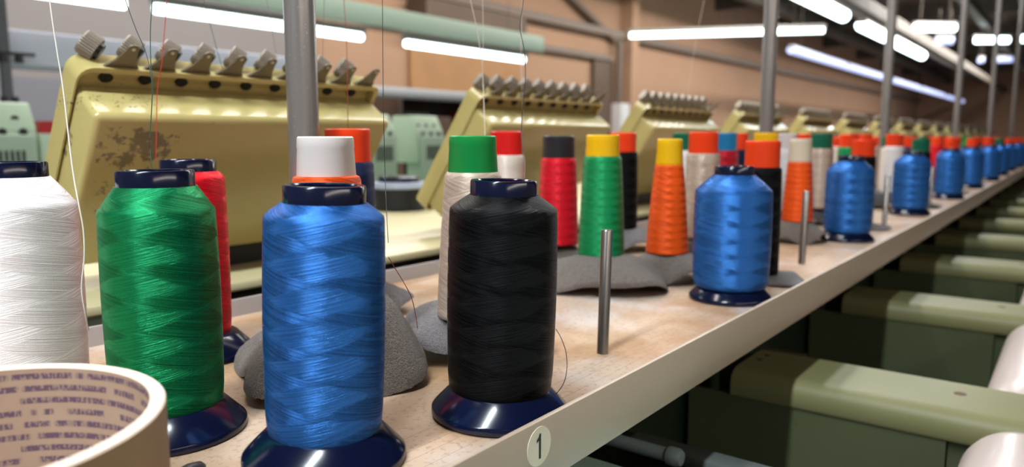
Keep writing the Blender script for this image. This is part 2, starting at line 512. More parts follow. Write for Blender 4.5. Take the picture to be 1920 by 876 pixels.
# ================================================================== SETTING
MAXX = 44
WALLY = 7.0
FLOORZ = -1.25
CEILZ = 3.55
def box_obj(name, lo, hi, mat, bevel=0, **kw):
    o = MB().box(lo, hi, bevel).build(name, mat)
    return tag(o, **kw) if kw else o
FLOORM = plain('grey_floor_paint', rgb(120, 122, 118), .4, var=.08, scale=3)
box_obj('floor', (-3, -6, FLOORZ - .1), (MAXX, WALLY + .2, FLOORZ), FLOORM, kind='structure')
def wall_mat():
    t = NT('tan_plaster')
    v = t.coord()
    c = t.mix(t.noise(v, .8, 3), rgb(178, 142, 117), rgb(190, 154, 128))
    t.set(color=c, rough=.8, spec=.2)
    return t.m
TAN = wall_mat()
GREYW = plain('grey_wall_paint', rgb(140, 132, 130), .7, var=.05, scale=2)
LAVW = plain('lavender_grey_panel', rgb(128, 128, 138), .6, var=.05, scale=2)
box_obj('wall_back', (5.2, WALLY, FLOORZ), (MAXX, WALLY + .2, CEILZ), TAN, kind='structure')
box_obj('wall_side', (-3, WALLY - .3, FLOORZ), (5.2, WALLY + .2, CEILZ), GREYW, kind='structure')
box_obj('wall_end', (MAXX, -6, FLOORZ), (MAXX + .2, WALLY + .2, CEILZ), TAN, kind='structure')
CEILM = plain('dark_roof_boards', rgb(88, 70, 58), .7, var=.2, scale=1.5)
box_obj('ceiling', (-3, -6, CEILZ), (MAXX + .2, WALLY + .2, CEILZ + .15), CEILM, kind='structure')
TRIMM = plain('wall_pipe_paint', rgb(120, 104, 92), .5)
PIPES = [(2.14, .09, 7.0), (1.64, .07, 7.0)]
box_obj('trim_1', (6.6, WALLY - .16, 2.03), (MAXX, WALLY - .04, 2.15), TRIMM, kind='structure')
box_obj('trim_2', (6.2, WALLY - .12, 1.60), (12.0, WALLY - .02, 1.69), TRIMM, kind='structure')
DBROWN = plain('dark_brown_boards', rgb(96, 76, 62), .6, var=.2, scale=2)
# door-height recess panel and pilaster beside it
box_obj('door_1', (11.45, WALLY - .08, FLOORZ), (12.15, WALLY - .02, 1.60), DBROWN, kind='structure')
box_obj('trim_3', (12.5, WALLY - .25, FLOORZ), (12.75, WALLY, CEILZ), TAN, kind='structure')
box_obj('trim_4', (6.9, WALLY - .4, 1.62), (9.0, WALLY - .05, 1.95), DBROWN, kind='structure')
box_obj('trim_5', (6.95, WALLY - .06, .75), (9.3, WALLY - .01, 1.40), plain('ochre_boards', rgb(178, 132, 88), .6, var=.15, scale=3), kind='structure')
# roof trusses
RSTEEL = plain('grey_roof_steel', rgb(80, 73, 66), .55, var=.1, scale=3)
for i, (y, z, w, h) in enumerate(((5.6, 3.1, .22, .3), (4.2, 2.95, .10, .16), (3.2, 2.5, .18, .22), (1.9, 2.75, .16, .2), (.9, 2.4, .12, .16))):
    o = box_obj('roof_beam', (3, y - w / 2, z - h / 2), (MAXX, y + w / 2, z + h / 2), RSTEEL)
    tag(o, ['grey roof beam close along the tan wall', 'thin grey roof beam second from the tan wall', 'grey roof beam above the white lamp row', 'grey roof beam in front of the white lamp row', 'thin lowest roof beam nearest the thread shelf'][i], 'roof beam', 'long roof beams')
for i in range(6):
    x = 17 + i * 4.5
    o = MB().box((x - .09, -5, 3.15), (x + .09, WALLY, 3.5)).build('roof_joist', RSTEEL)
    tag(o, 'dark cross joist under the roof, %s from the near end' % ORD[i], 'roof joist', 'cross joists under the roof')
for i, (a, b) in enumerate((((9.6, 6.9, 2.9), (12.2, 6.9, 1.95)), ((12.2, 6.85, 2.0), (12.2, 6.85, .4)))):
    o = MB().tube([a, b], .06, 10).build('wall_pipe', TRIMM)
    tag(o, ['slanting pipe on the tan wall above the brown recess', 'upright grey pipe in front of the brown wall recess'][i], 'pipe')
# world
w = bpy.data.worlds.new('world'); sc.world = w
w.use_nodes = True
w.node_tree.nodes['Background'].inputs[0].default_value = (1.0, .94, .88, 1)
w.node_tree.nodes['Background'].inputs[1].default_value = .12

# ================================================================== SHELF
SX0, SX1 = -.35, 16.0
sh = thing('thread_shelf', (0, 0, 0), 'long pale shelf with raised painted edges carrying the thread spools', 'shelf')
MB().box((SX0, .302, -.022), (SX1, .838, 0)).build('shelf_board', SHELF, sh)
o = MB().box((SX0, .2985, -.031), (SX1, .3035, .020), .0012, 2).build('front_lip', LIP, sh); o['label'] = 'raised front lip of painted metal'
o = MB().box((SX0, .835, -.031), (SX1, .839, .022), .001, 2).build('back_lip', plain('back_lip_metal', rgb(168, 160, 156), .35, var=.05), sh); o['label'] = 'raised back lip of grey metal'
# round sticker 1
LABELM = plain('cream_sticker', rgb(236, 220, 196), .5, var=.03)
st = MB().lathe([(0, 0), (.0148, 0), (.0148, .0004), (0, .0004)], 48, M=Matrix.Rotation(R(90), 4, 'X')).build('number_sticker', LABELM, sh)
st.location = (.4235, .2985, .0010); st['label'] = 'round cream sticker printed with a black 1'
one = MB()
fr = ((0, -.00055, 0), (1, 0, 0), (0, 0, 1))
one.prism([(-.0006, -.0095), (.0016, -.0095), (.0016, .0095), (.0002, .0095), (-.0006, .0082)], fr, (0, -1, 0), 0, .0002)
one.prism([(-.0006, .0082), (.0002, .0095), (-.0006, .0075), (-.0034, .0056), (-.0034, .0034), (-.0006, .0052)], fr, (0, -1, 0), 0, .0002)
one.build('numeral', BLACK, st)

# ------------------------------------------------------------------ steel pegs and poles
PEGM = {}
for k in range(11):
    x = .660 + .70 * k
    px, _ = sees(x, .384, .06)
    if px > 1925: break
    if 'peg' not in PEGM:
        PEGM['peg'] = MB().lathe([(0, 0), (.0063, 0), (.0063, .0005), (.0060, .0012), (.0060, .1295), (.0053, .1308), (0, .1308)], 32).mesh('steel_peg', STEEL)
    o = link('steel_peg', PEGM['peg']); o.location = (x, .384, 0)
    o.rotation_euler = (R(.8), R(.9), 0)
    tag(o, ['bare steel peg standing right of the black spool', 'bare steel peg between the first two small blue spools'][k] if k < 2 else 'bare steel peg at the shelf edge, %s from the near end' % ORD[k], 'peg', 'bare steel pegs at the shelf edge')
for k, (x, y) in enumerate(((.505, .668), (1.818, .612), (3.012, .580), (4.894, .575), (6.915, .585), (9.2, .585))):
    if 'pole' not in PEGM:
        PEGM['pole'] = MB().lathe([(0, 0), (.0165, 0), (.0165, 2.2), (0, 2.2)], 40).mesh('steel_pole', POLE)
    o = link('steel_pole', PEGM['pole']); o.location = (x, y, 0)
    tag(o, ['thick worn steel pole rising behind the white cone cap', 'steel pole rising behind the second blue spool', 'steel pole behind the third small blue spool'][k] if k < 3 else 'distant steel pole standing on the shelf, %s from the near end' % ORD[k], 'pole', 'steel poles standing on the shelf')

# ------------------------------------------------------------------ front row near
king(.2253, .6728, 'white', 'large white thread spool at the left edge behind the cardboard tube', r=.0465, H=.2060, drop=.022, nr=.0272)
king(0.2775, 0.5447, 'green', 'green thread spool on a navy base between white and blue spools', r=.0412, H=.2010, drop=.0175, nr=.0272)
king(.4000, .7180, 'red', 'red thread spool half hidden behind the green spool', r=.0350, H=.2030, drop=.006)
king(.3156, .4062, 'blue', 'big blue thread spool in front of the white-capped cone', r=.0408, H=.1920, drop=.0095, nr=.0274, lean=1.7)
king(.4615, .3652, 'black', 'black thread spool on a navy base beside the number 1 sticker', r=.0440, H=.1905, drop=.0115, lean=1.2)

nblue = 0
for k in range(11):
    x, y = (1.0 + .722 * k, .384 + .006 * ((k * 7) % 5 - 2) / 2)
    if k == 1: x, y = 1.742, .398
    px, _ = sees(x, y, .1)
    if px > 1935: break
    king(x, y, 'blue', 'blue thread spool standing at the shelf edge right of the first peg' if k == 0 else 'blue thread spool at the shelf edge, %s of the small blue row' % ORD[k],
         r=(.0525, .050, .050, .048, .050)[k % 5], H=.186, group='blue spools along the shelf edge', seg=64)
    bx, by = (1.165, .396) if k == 0 else (2.000, .430) if k == 1 else (x + .28, .414)
    cap = 'orange' if k not in (2, 6) else 'darkgreen'
    cone(bx, by, 'black', cap, 'black thread cone with %s tip standing behind %s blue edge spool' % (CWORD[cap], 'the ' + ORD[k]), EDGEC, .011, 'black cones along the shelf edge', seg=40)
    pad(bx, by, 'flat grey felt pad under the %s black cone of the edge row' % ORD[k], .078, .006, 40 + k, FELT2 if k % 3 != 2 else FELTD, .004, .004, rz=.5, curl=(R(-75), .004), rings=10, seg=48)
    if k > 1 and px < 1925:
        # one more blue spool a step further back in the crowded far bays
        king(x + .40, y + .055, 'blue', 'blue thread spool set further back beyond the %s blue edge spool' % ORD[k], r=.047, H=.184, group='blue spools set further back', seg=48)

# ------------------------------------------------------------------ near cones (two back rows)
near = [
 (.425, .532, 'orange', 'white', (.168, .0240, .0330, .1335, .0300, .036, 0), 'orange thread cone with tall white tip behind the big blue spool'),
 (.572, .676, 'navy', 'orange', STRAIGHT, 'navy thread cone with orange-red tip right of the near pole'),
 (.567, .482, 'beige', 'green', TALLC, 'beige thread cone with green tip left of the black spool'),
 (.956, .742, 'pearl', 'red', STRAIGHT, 'pearl white thread cone with red tip behind the black spool'),
 (1.051, .703, 'red', 'black', (.183, .0262, .033, .146, .0300, .0345, 0), 'red thread cone with black tip right of the black spool'),
 (.984, .578, 'green', 'yellow', TAPER, 'green thread cone with yellow tip behind the first steel peg'),
 (1.312, .724, 'black', 'orange', STRAIGHT, 'black thread cone with orange-red tip behind the green cone'),
 (1.071, .509, 'orange', 'yellow', (.178, .0186, .031, .140, .0222, .0335, 0), 'orange thread cone with yellow tip left of the first edge blue spool'),
 (1.274, .540, 'beige', 'orange', STRAIGHT, 'beige thread cone with orange-red tip behind the first edge blue spool'),
 (1.528, .691, 'white', 'darkgreen', STRAIGHT, 'white thread cone with dark green tip behind the beige cone'),
 (1.581, .621, 'darkred', 'blue', STRAIGHT, 'dark red thread cone with blue tip behind the first edge blue spool'),
 (1.700, .640, 'navy', 'orange', STRAIGHT, 'navy thread cone with orange-red tip beside the second pole'),
 (1.631, .548, 'white', 'yellow', STRAIGHT, 'thread cone with yellow tip peeking over the first black edge cone'),
 (1.897, .588, 'white', 'white', STRAIGHT, 'all white thread cone right of the second pole'),
 (1.655, .481, 'orange', 'cream', (.177, .0215, .031, .130, .0250, .0325, 0), 'orange thread cone with cream tip behind the second steel peg'),
 (2.220, .640, 'red', 'orange', STRAIGHT, 'red thread cone with orange-red tip behind the cream-tipped cone'),
 (2.005, .531, 'beige', 'darkgreen', STRAIGHT, 'beige thread cone with dark green tip left of the second edge blue spool'),
 (2.442, .640, 'pearl', 'cream', STRAIGHT, 'pearl white thread cone with cream tip behind the second edge blue spool'),
 (2.370, .551, 'green', 'orange', STRAIGHT, 'green thread cone with orange-red tip above the second edge blue spool'),
 (2.600, .560, 'beige', 'orange', STRAIGHT, 'beige thread cone with orange-red tip left of the third pole'),
 (2.660, .480, 'white', 'orange', STRAIGHT, 'white thread cone with orange-red tip left of the third edge blue spool'),
]
for x, y, th, cp, shp, lab in near:
    cone(x, y, th, cp, lab, shp, .058 if cp == 'white' and th == 'orange' else .045, 'thread cones in the rows behind the edge spools')
cnt = {}
rnd = random.Random(11)
for k in range(3, 15):
    for j in range(7):
        x = 2.15 + .72 * (k - 2) + .10 * j + rnd.uniform(-.015, .015)
        y = (.53, .66, .75)[j % 3] + rnd.uniform(-.015, .015)
        if k >= 9 and j % 3 == 0: continue
        px, _ = sees(x, y, .2)
        if px > 1928: continue
        cp = rnd.choice(['orange', 'orange', 'orange', 'orange', 'red', 'white', 'green', 'darkgreen', 'orange'])
        th = rnd.choice(['beige', 'white', 'black', 'green', 'red', 'orange', 'navy', 'pearl'])
        i = cnt.setdefault((th, cp), 0); cnt[(th, cp)] += 1
        cone(x, y, th, cp, 'far %s thread cone with %s tip, %s such past the third pole' % (TWORD[th], CWORD[cp], ORD[i]),
             STRAIGHT, .038, 'thread cones far along the shelf', seg=28)

# ------------------------------------------------------------------ felt pads
pad(.440, .556, 'thick grey terry pad draped under the white-tipped cone', .104, .058, 3, FELT, .010, .007, rz=-.55, fuzz=.0007, rings=44, seg=200, flat0=.45, fall=1.5, tilt=(R(-25), .38))
DOME = dict(flat0=.28, fall=1.7, rnd_e=2.3)
pad(.600, .735, 'grey terry pad by the back lip under the navy cone', .094, .040, 5, FELT2, .012, .006, rz=.3, fuzz=.0007, rings=30, seg=140, flat0=.4)
pad(.590, .510, 'grey terry pad under the beige cone with green tip', .096, .040, 8, FELT2, .018, .006, rz=.9, fuzz=.0006, rings=36, seg=150, flat0=.35, fall=1.6, rnd_e=3)
pad(.966, .560, 'wavy grey felt pad under the yellow-tipped green cone', .118, .0405, 12, FELT, .016, .006, rz=.62, fuzz=.0004, rings=40, seg=160, **DOME)
pad(.965, .748, 'grey felt pad under the red-tipped pearl white cone', .075, .040, 15, FELT2, .012, .005, rz=.2, **DOME)
pad(1.066, .712, 'grey felt pad under the black-tipped red cone', .068, .041, 16, FELT, .012, .005, rz=.5, **DOME)
pad(1.075, .505, 'grey felt pad under the yellow-tipped orange cone', .084, .041, 18, FELT, .016, .005, rz=.25, **DOME)
pad(1.320, .720, 'grey felt pad under the black cone behind the green one', .090, .041, 21, FELT2, .014, .005, rz=.7, **DOME)
pad(1.285, .538, 'grey felt pad under the orange-tipped beige cone', .078, .041, 22, FELTD, .012, .005, rz=.1, **DOME)
pad(1.570, .650, 'grey felt pad under the blue-tipped dark red cone', .110, .041, 23, FELT, .012, .005, rz=.4, flat0=.7)
pad(1.655, .490, 'grey felt pad under the cream-tipped orange cone', .085, .041, 24, FELT, .014, .005, rz=.4, **DOME)
pad(1.900, .595, 'grey felt pad under the all white cone', .085, .041, 25, FELTD, .012, .005, rz=.9, **DOME)
pad(2.030, .540, 'grey felt pad under the dark green tipped beige cone', .075, .041, 26, FELTD, .012, .005, rz=.9, **DOME)
pad(2.400, .590, 'dark felt pad behind the second edge blue spool', .110, .041, 27, FELTD, .012, .005, rz=.3, flat0=.7)
pad(2.630, .530, 'dark felt pad between the second and third edge blue spools', .095, .041, 28, FELTD, .012, .005, rz=.6, flat0=.7)
for k in range(6):
    pad(2.9 + .5 * k, .60, 'dark felt pad far along the shelf, %s beyond the third pole' % ORD[k], .12, .034, 60 + k, FELTD, .008, .004, rz=.3 * k, rings=8, seg=36, flat0=.75)

# ------------------------------------------------------------------ cardboard tube
def card_in():
    t = NT('printed_cardboard_inside')
    v = t.coord()
    sep = t.n('ShaderNodeSeparateXYZ'); t.link(v, sep.inputs[0])
    th = t.math('ARCTAN2', sep.outputs[1], sep.outputs[0])
    zz = t.math('ADD', sep.outputs[2], t.math('MULTIPLY', th, .0012))
    rowf = t.math('FRACT', t.math('DIVIDE', zz, .0074))
    rown = t.math('FLOOR', t.math('DIVIDE', zz, .0074))
    row = t.math('MULTIPLY', t.ramp(rowf, .22, .34), t.ramp(rowf, .70, .84, 1, 0))
    c1 = t.n('ShaderNodeCombineXYZ'); t.link(t.math('MULTIPLY', th, 38), c1.inputs[0]); t.link(t.math('MULTIPLY', rown, 13.7), c1.inputs[1]); t.link(t.math('MULTIPLY', rowf, 1.2), c1.inputs[2])
    letters = t.ramp(t.noise(c1.outputs[0], 1.6, 2, .6), .42, .50)
    c2 = t.n('ShaderNodeCombineXYZ'); t.link(t.math('MULTIPLY', th, 6), c2.inputs[0]); t.link(t.math('MULTIPLY', rown, 5.3), c2.inputs[1])
    words = t.ramp(t.noise(c2.outputs[0], 1.0, 1), .40, .46)
    mask = t.math('MULTIPLY', t.math('MULTIPLY', row, t.math('ADD', t.math('MULTIPLY', letters, .6), .35)), words)
    base = t.mix(t.noise(v, 60, 3), rgb(192, 162, 140), rgb(176, 146, 124))
    dust = t.ramp(sep.outputs[2], .004, .03, .7, 0)
    base = t.mix(t.math('MULTIPLY', dust, t.noise(v, 160, 4)), base, rgb(120, 112, 104))
    t.set(color=t.mix(t.math('MULTIPLY', mask, .85), base, rgb(80, 56, 92)), rough=.8, spec=.2)
    return t.m
CARD = plain('cardboard', rgb(166, 132, 94), .6, var=.1, scale=20, bump=.15, bscale=90)
RIMM = plain('cardboard_cut_rim', rgb(226, 204, 186), .75, var=.08, scale=80, bump=.3, bscale=300)
ct = thing('cardboard_tube', (.103, .420, 0), 'wide cardboard roll tube with purple printing inside at the near left corner', 'cardboard tube')
TR, THK, TH_ = .0975, .0078, .090
MB().lathe([(TR, 0), (TR, TH_ - .001)], 128).build('tube_outside', CARD, ct)
MB().lathe([(TR, TH_ - .001), (TR - .001, TH_), (TR - THK + .001, TH_), (TR - THK, TH_ - .001)], 128).build('tube_rim', RIMM, ct)
o = MB().lathe([(TR - THK, TH_ - .001), (TR - THK, 0), (TR, 0)], 128).build('tube_inside', card_in(), ct); o['label'] = 'inside wall covered with rows of small purple print'
dm = plain('grey_lint', rgb(118, 108, 98), .9, var=.4, scale=120, bump=.8, bscale=260)
o = MB().lathe([(0, .012), (.03, .013), (.06, .009), (.08, .003), (.088, .0005), (0, .0004)], 48).build('lint_clump', dm)
o.location = (.103, .420, 0); tag(o, 'grey lint dust lying in the bottom of the cardboard tube', 'lint')
# small dark clip lying behind the tube
o = MB().tube([(.205, .440, .005), (.215, .442, .007), (.228, .446, .008), (.240, .450, .008), (.248, .453, .006), (.251, .454, .0045)], [.0030, .0040, .0045, .0045, .0042, .0030], 14).build('thread_clip', plain('dark_grey_plastic', rgb(52, 50, 50), .4))
tag(o, 'small dark grey plastic clip lying beside the blue spool base', 'clip')

# ================================================================== CREAM MACHINE HEADS
V = Vector((0, -.557, .8305)); N = Vector((0, -.8305, -.557)); U = Vector((1, 0, 0))
FRM = ((0, 0, 0), (1, 0, 0), tuple(V))
HW = .472
def make_head(loc, mat, label):
    t = thing('embroidery_head', loc, label, 'machine head', 'cream machine heads behind the thread shelf')
    out = rrect(0, -.285, HW, .0, .018, 5, (.010, .020, .016, .012))
    inn = rrect(.0022, -.279, HW - .0085, -.0065, .012, 5, (.005, .014, .010, .006))
    m = MB().prism(out, FRM, tuple(N), -.022, -.002)
    m.ring(out, inn, FRM, tuple(N), -.002, .012)
    m.build('back_plate', mat, t)
    prof = [(-.001, -.0295), (.0636, -.0340), (.0636, -.272), (-.001, -.272)]
    b = MB().prism(prof, ((.0045, 0, 0), tuple(N), tuple(V)), (1, 0, 0), 0, .4695, .009, 4)
    b.build('front_cover', mat, t)
    a = MB().prism([(.0225, -.018), (.055, -.020), (.195, -.225), (.160, -.225)], ((0, 0, 0), (0, 1, 0), (0, 0, 1)), (1, 0, 0), .12, HW - .02, .003, 2)
    o = a.build('rear_housing', CREAM, t)
    f = MB()
    f.box((.19, .130, -.294), (.44, .25, -.255)); f.box((.24, .165, -.294), (.40, .25, -.20))
    f.build('head_foot', BLACKP, t)
    for i in range(9):
        u = .048 + .0485 * i
        h = MB().prism([(u - .0085 + .0085 * math.cos(q * .3927), -.0195 + .0062 * math.sin(q * .3927)) for q in range(16)], FRM, tuple(N), -.0019, .0006)
        h.build('guide_hole_disc', BLACK, t)  # black disc stands in for the shaded inside of the hole
    for i in range(9):
        u = .040 + .0485 * i
        ax = (Vector((-.62, .35, .52))).normalized()
        base = Vector((u - .011, 0, 0)) + V * .0105 - N * .012
        M = ax.to_track_quat('Z', 'Y').to_matrix().to_4x4()
        kb = MB()
        # knurled knob
        bmk = kb.bm; seg = 56; rings = []
        for (r0, zz) in ((.006, .0), (.0158, .0005), (.0158, .0180), (.0142, .0200), (0.001, .0204)):
            row = []
            for q in range(seg):
                rr = r0 * (1 - (.08 if (q % 2 and r0 > .0145) else 0))
                row.append(bmk.verts.new(M @ Vector((rr * math.cos(6.28319 * q / seg), rr * math.sin(6.28319 * q / seg), zz)) + base))
            rings.append(row)
        for p, q_ in zip(rings, rings[1:]):
            for q in range(seg):
                bmk.faces.new([p[q], p[(q + 1) % seg], q_[(q + 1) % seg], q_[q]])
        bmk.faces.new(rings[-1])
        kn = kb.build('tension_knob', KNOB, t, 20)
        MB().lathe([(.0, -.004), (.0100, -.004), (.0108, -.002), (.0108, .0004), (0, .0004)], 28, c=tuple(base), M=M).build('tension_disc', BLACKP, kn)
        # bracket : triangular tab with a rounded tip
        c = u + .0135
        tip = []
        for q in range(9):
            an = R(205 - 230 * q / 8)
            tip.append((.0074 * math.cos(an), .0345 + .0074 * math.sin(an)))
        poly = [(-.0245, -.0005), (-.0225, .0012), (-.0125, .0140)] + tip + [(.0110, .0130), (.0175, .002), (.0195, -.0005)]
        fr = (tuple(Vector((c, 0, 0)) + N * .006), (1, 0, 0), tuple((V * .93 + N * .36).normalized()))
        br = MB().prism(poly, fr, tuple((N * .93 - V * .36).normalized()), -.0012, .0008, .0004, 1).build('thread_bracket', BRACKET, t)
        P = Vector(fr[0]) + Vector(fr[2]) * .0350
        Mz = ((N * .93 - V * .36).normalized()).to_track_quat('Z', 'Y').to_matrix().to_4x4()
        MB().lathe([(0, .0026), (.0016, .0024), (.0025, .0012), (.0025, .0004)], 16, c=tuple(P), M=Mz).build('rivet', RIVET, br)
    return t
HEADL = ['nearest cream machine head with scratched paint on its left corner', 'second cream machine head behind the black spool', 'third cream machine head behind the black-tipped red cone']
hx = [.396, 1.132, 1.830, 2.545, 3.29]
h0 = make_head((hx[0], .95, .314), CREAM_WORN, HEADL[0])
h1 = make_head((hx[1], .95, .314), CREAM, HEADL[1])
for k in range(2, 16):
    x = hx[k] if k < len(hx) else hx[4] + .72 * (k - 4)
    h = copy_tree(h1)
    h.location = (x, .95, .314)
    h['label'] = HEADL[2] if k == 2 else 'cream machine head in the row behind the shelf, %s from the near end' % ORD[k]

# machine table under the heads
mt = thing('machine_table', (0, 0, 0), 'long cream machine table running behind the thread shelf under the heads', 'machine table')
CREAMT = plain('cream_table_top', rgb(202, 192, 150), .3, var=.04, scale=5)
MB().box((-.3, .945, .006), (16, 1.80, .020), .003).build('table_top', CREAMT, mt)
MB().box((.52, .99, FLOORZ), (16, 1.70, .0055)).build('under_table_dark_fill', BLACKP, mt)  # black box painted in for the shaded gap below the table edge
MB().box((-.3, .965, FLOORZ), (.515, 1.70, .0055)).build('mint_skirt', MINT, mt)

# dark thread drum on the table
dr = thing('thread_drum', (1.494, 1.547, .020), 'dark navy drum with pale band on the table between two cream heads', 'drum')
MB().lathe([(0, 0), (.070, 0), (.078, .004), (.080, .05), (.0805, .062), (0, .062)], 48).build('drum_body', plain('drum_navy', rgb(12, 17, 28), .4), dr)
MB().lathe([(.0812, .062), (.0835, .066), (.078, .078), (.06, .0805), (0, .0805), (0, .062)], 48).build('drum_band', plain('drum_pale_band', rgb(150, 158, 176), .5), dr)
MB().lathe([(.060, .0806), (.061, .092), (.058, .096), (0, .097)], 48).build('drum_lid', NAVY, dr)

# ================================================================== GREEN BEAMS
def make_beam(x0, label):
    t = thing('machine_beam', (x0, 0, -.12), label, 'beam', 'olive green machine beams')
    # cap: C-shaped channel with a rolled near edge, running towards -Y
    w = .135
    prof = [(w, -.004), (w, 0)]
    prof += [(.0 + .022 - .022 * math.sin(a), -.022 + .022 * math.cos(a)) for a in [R(q) for q in range(0, 91, 15)]]
    prof += [(0, -.036), (.003, -.040), (.012, -.040), (.012, -.034), (.0245, -.006), (w, -.006)]
    m = MB().prism(prof, ((0, .392, 0), (1, 0, 0), (0, 0, 1)), (0, -1, 0), 0, 1.25)
    m.build('beam_cap', GREEN, t)
    MB().box((.006, .109, -.50), (.012, .46, -.0402)).build('side_panel', WEB, t)
    MB().box((.018, -.85, -.50), (.024, .108, -.0402)).build('inner_panel', WEB, t)
    MB().box((w - .006, -.85, -.50), (w, .46, -.0065)).build('far_panel', WEB, t)
    for (dx, yy, r_) in ((.075, .375, .0045), (.105, .372, .0035), (.085, .105, .0075)):
        MB().lathe([(0, .0004), (r_, .0004), (r_ * 1.05, 0), (0, -.001)], 20, c=(dx, yy, 0)).build('bolt_hole', plain('rusty_hole', rgb(92, 70, 56), .7) if r_ > .007 else BLACK, t)
    return t
b0 = make_beam(1.055, 'nearest olive green machine beam running under the shelf edge')
bx = [1.055]
for k in range(1, 16):
    b = copy_tree(b0)
    x = 1.055 + .655 * k
    bx.append(x)
    b.location = (x, 0, -.12)
    b['label'] = 'olive green machine beam, %s of the row beside the shelf' % ORD[k]
# pale pink bumpers between the beams
def make_bumper(x0, x1, label):
    r = .06
    prof = [(0, 0), (r * .45, .002), (r * .78, .009), (r * .95, .022), (r, .04)]
    L = x1 - x0
    prof2 = prof + [(q, L - z) for q, z in reversed(prof)]
    o = MB().lathe(prof2, 48, M=Matrix.Rotation(R(90), 4, 'Y')).build('machine_arm_cover', PINK)
    o.location = (x0, .028, -.172)
    return tag(o, label, 'arm cover', 'pale pink rounded covers between the beams')
p0 = make_bumper(.82, 1.035, 'pale pink rounded cover in front of the nearest green beam')
p1 = None
for k in range(0, 8):
    lab = 'pale pink rounded cover between the %s and %s green beams' % (ORD[k], ORD[k + 1])
    if p1 is None:
        p1 = make_bumper(bx[k] + .147, bx[k + 1] - .02, lab); p1['group'] = 'pale pink covers between the green beams'
        continue
    p = p1.copy(); COL.objects.link(p)
    p.location = (bx[k] + .147, .028, -.172)
    p['label'] = lab
# chain beside the nearest cover
ch = MB()
for i in range(9):
    q = 1.0 + .0
    ch.lathe([(.0018, -.003), (.0032, -.003), (.0032, .003), (.0018, .003)], 10, c=(1.048, .058 - i * .0085, -.1645), M=Matrix.Rotation(R(90), 4, 'Y'), close=True)
    ch.box((1.046, .053 - i * .0085, -.1655), (1.050, .0545 - i * .0085, -.1635))
o = ch.build('drive_chain', plain('oily_chain', rgb(140, 124, 106), .4, metal=.6)); tag(o, 'short oily chain between the nearest green beam and its pink cover', 'chain')
# dark machine body added to fill the gap under the shelf
ub = thing('under_shelf_machine', (0, 0, 0), 'dark green machine body in the gap below the shelf', 'cabinet')
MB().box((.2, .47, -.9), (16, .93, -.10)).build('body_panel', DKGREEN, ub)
tray = box_obj('machine_tray', (.40, -.30, -.142), (.666, .455, -.120), plain('pale_mint_tray', rgb(200, 232, 222), .35, var=.03), .004)
tag(tray, 'pale mint tray seen under the shelf edge at the bottom', 'tray')
RODM = plain('pale_rod', rgb(156, 174, 178), .3, metal=.2)
rl = thing('guide_rail', (0, 0, 0), 'dark guide rail with a bright steel rod below the shelf edge', 'rail')
MB().box((.675, -.30, -.165), (.80, .455, -.140), .004).build('rail_bed', BLACKP, rl)
MB().tube([(.722, .452, -.1215), (.722, .338, -.1215)], .0078, 16).build('rail_rod', RODM, rl)
MB().lathe([(0, 0), (.010, 0), (.0105, .003), (.0105, .012), (.008, .016), (0, .016)], 20, c=(.722, .335, -.1215), M=Matrix.Rotation(R(90), 4, 'X')).build('rod_end', RODM, rl)
MB().box((.742, -.30, -.1405), (.775, .400, -.126), .004).build('rail_bar', plain('rail_grey', rgb(86, 92, 90), .4), rl)
o = MB().tube([(1.20, .395, -.122), (1.20, .325, -.1225)], .005, 12).build('steel_rod', STEEL); tag(o, 'short bright rod on the nearest green beam by the shelf', 'rod')

# ================================================================== BACKGROUND MACHINES
def make_mint(label):
    t = thing('mint_machine', (0, 0, 0), label, 'machine', 'mint green machines across the aisle')
    MB().prism([(0, .10), (0, .28), (.05, .37), (.20, .37), (.24, .10)], ((0, 0, 0), (0, 1, 0), (0, 0, 1)), (1, 0, 0), 0, .22, .006, 2).build('head_case', MINT, t)
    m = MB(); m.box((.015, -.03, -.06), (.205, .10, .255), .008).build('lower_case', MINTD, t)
    for r_ in range(2):
        for c in range(3):
            q = MB().lathe([(0, .0), (.013, 0), (.013, .006), (0, .006)], 16, c=(.045 + .065 * c - .015 * r_, .0 + .026 * r_ - .004, .265 + .045 * r_), M=Matrix.Rotation(R(90), 4, 'X') )
            q.build('dark_hole_disc', BLACKP, t)  # black discs stand in for the shaded holes of the panel
    s = MB()
    for i in range(7): s.box((.05 + .018 * i, -.034, .12), (.058 + .018 * i, -.0295, .20))
    s.build('vent_slats', BLACKP, t)
    k = MB()
    for i in range(6): k.lathe([(0, 0), (.012, 0), (.012, .022), (0, .022)], 12, c=(.02 + .035 * i, .10, .37))
    k.build('knob_row', BLACKP, t)
    return t
m0 = make_mint('mint green machine with dark holes at the left edge')
MX = [.885, 1.42, 1.95, 2.655, 3.04, 3.6]
m0.location = (MX[0], 3.0, -.02)
MLAB = ['', 'mint green machine hidden behind the nearest cream head', 'mint green machine behind the near steel pole', 'mint green machine right beside the nearest cream head', 'mint green machine left of the second cream head', 'mint green machine behind the second cream head']
for i in range(1, 6):
    if i in (1, 2, 5): continue
    c = copy_tree(m0); c.location = (MX[i], 3.0, -.02); c['label'] = MLAB[i]
mb = thing('mint_table', (0, 0, 0), 'mint green machine bed carrying the machines across the aisle', 'machine bed')
MB().box((.2, 2.90, FLOORZ), (4.4, 3.35, -.082), .01).build('bed', MINT, mb)
bb = box_obj('mint_cabinet', (1.12, 3.02, -.082), (1.95, 3.30, .24), MINT, .008); tag(bb, 'mint green cabinet standing right of the leftmost mint machine', 'cabinet')
rs = box_obj('red_bar', (1.13, 3.04, .2405), (1.75, 3.10, .285), plain('red_paint', rgb(168, 24, 32), .5)); tag(rs, 'dark red bar on the mint machine bed at the left', 'bar')
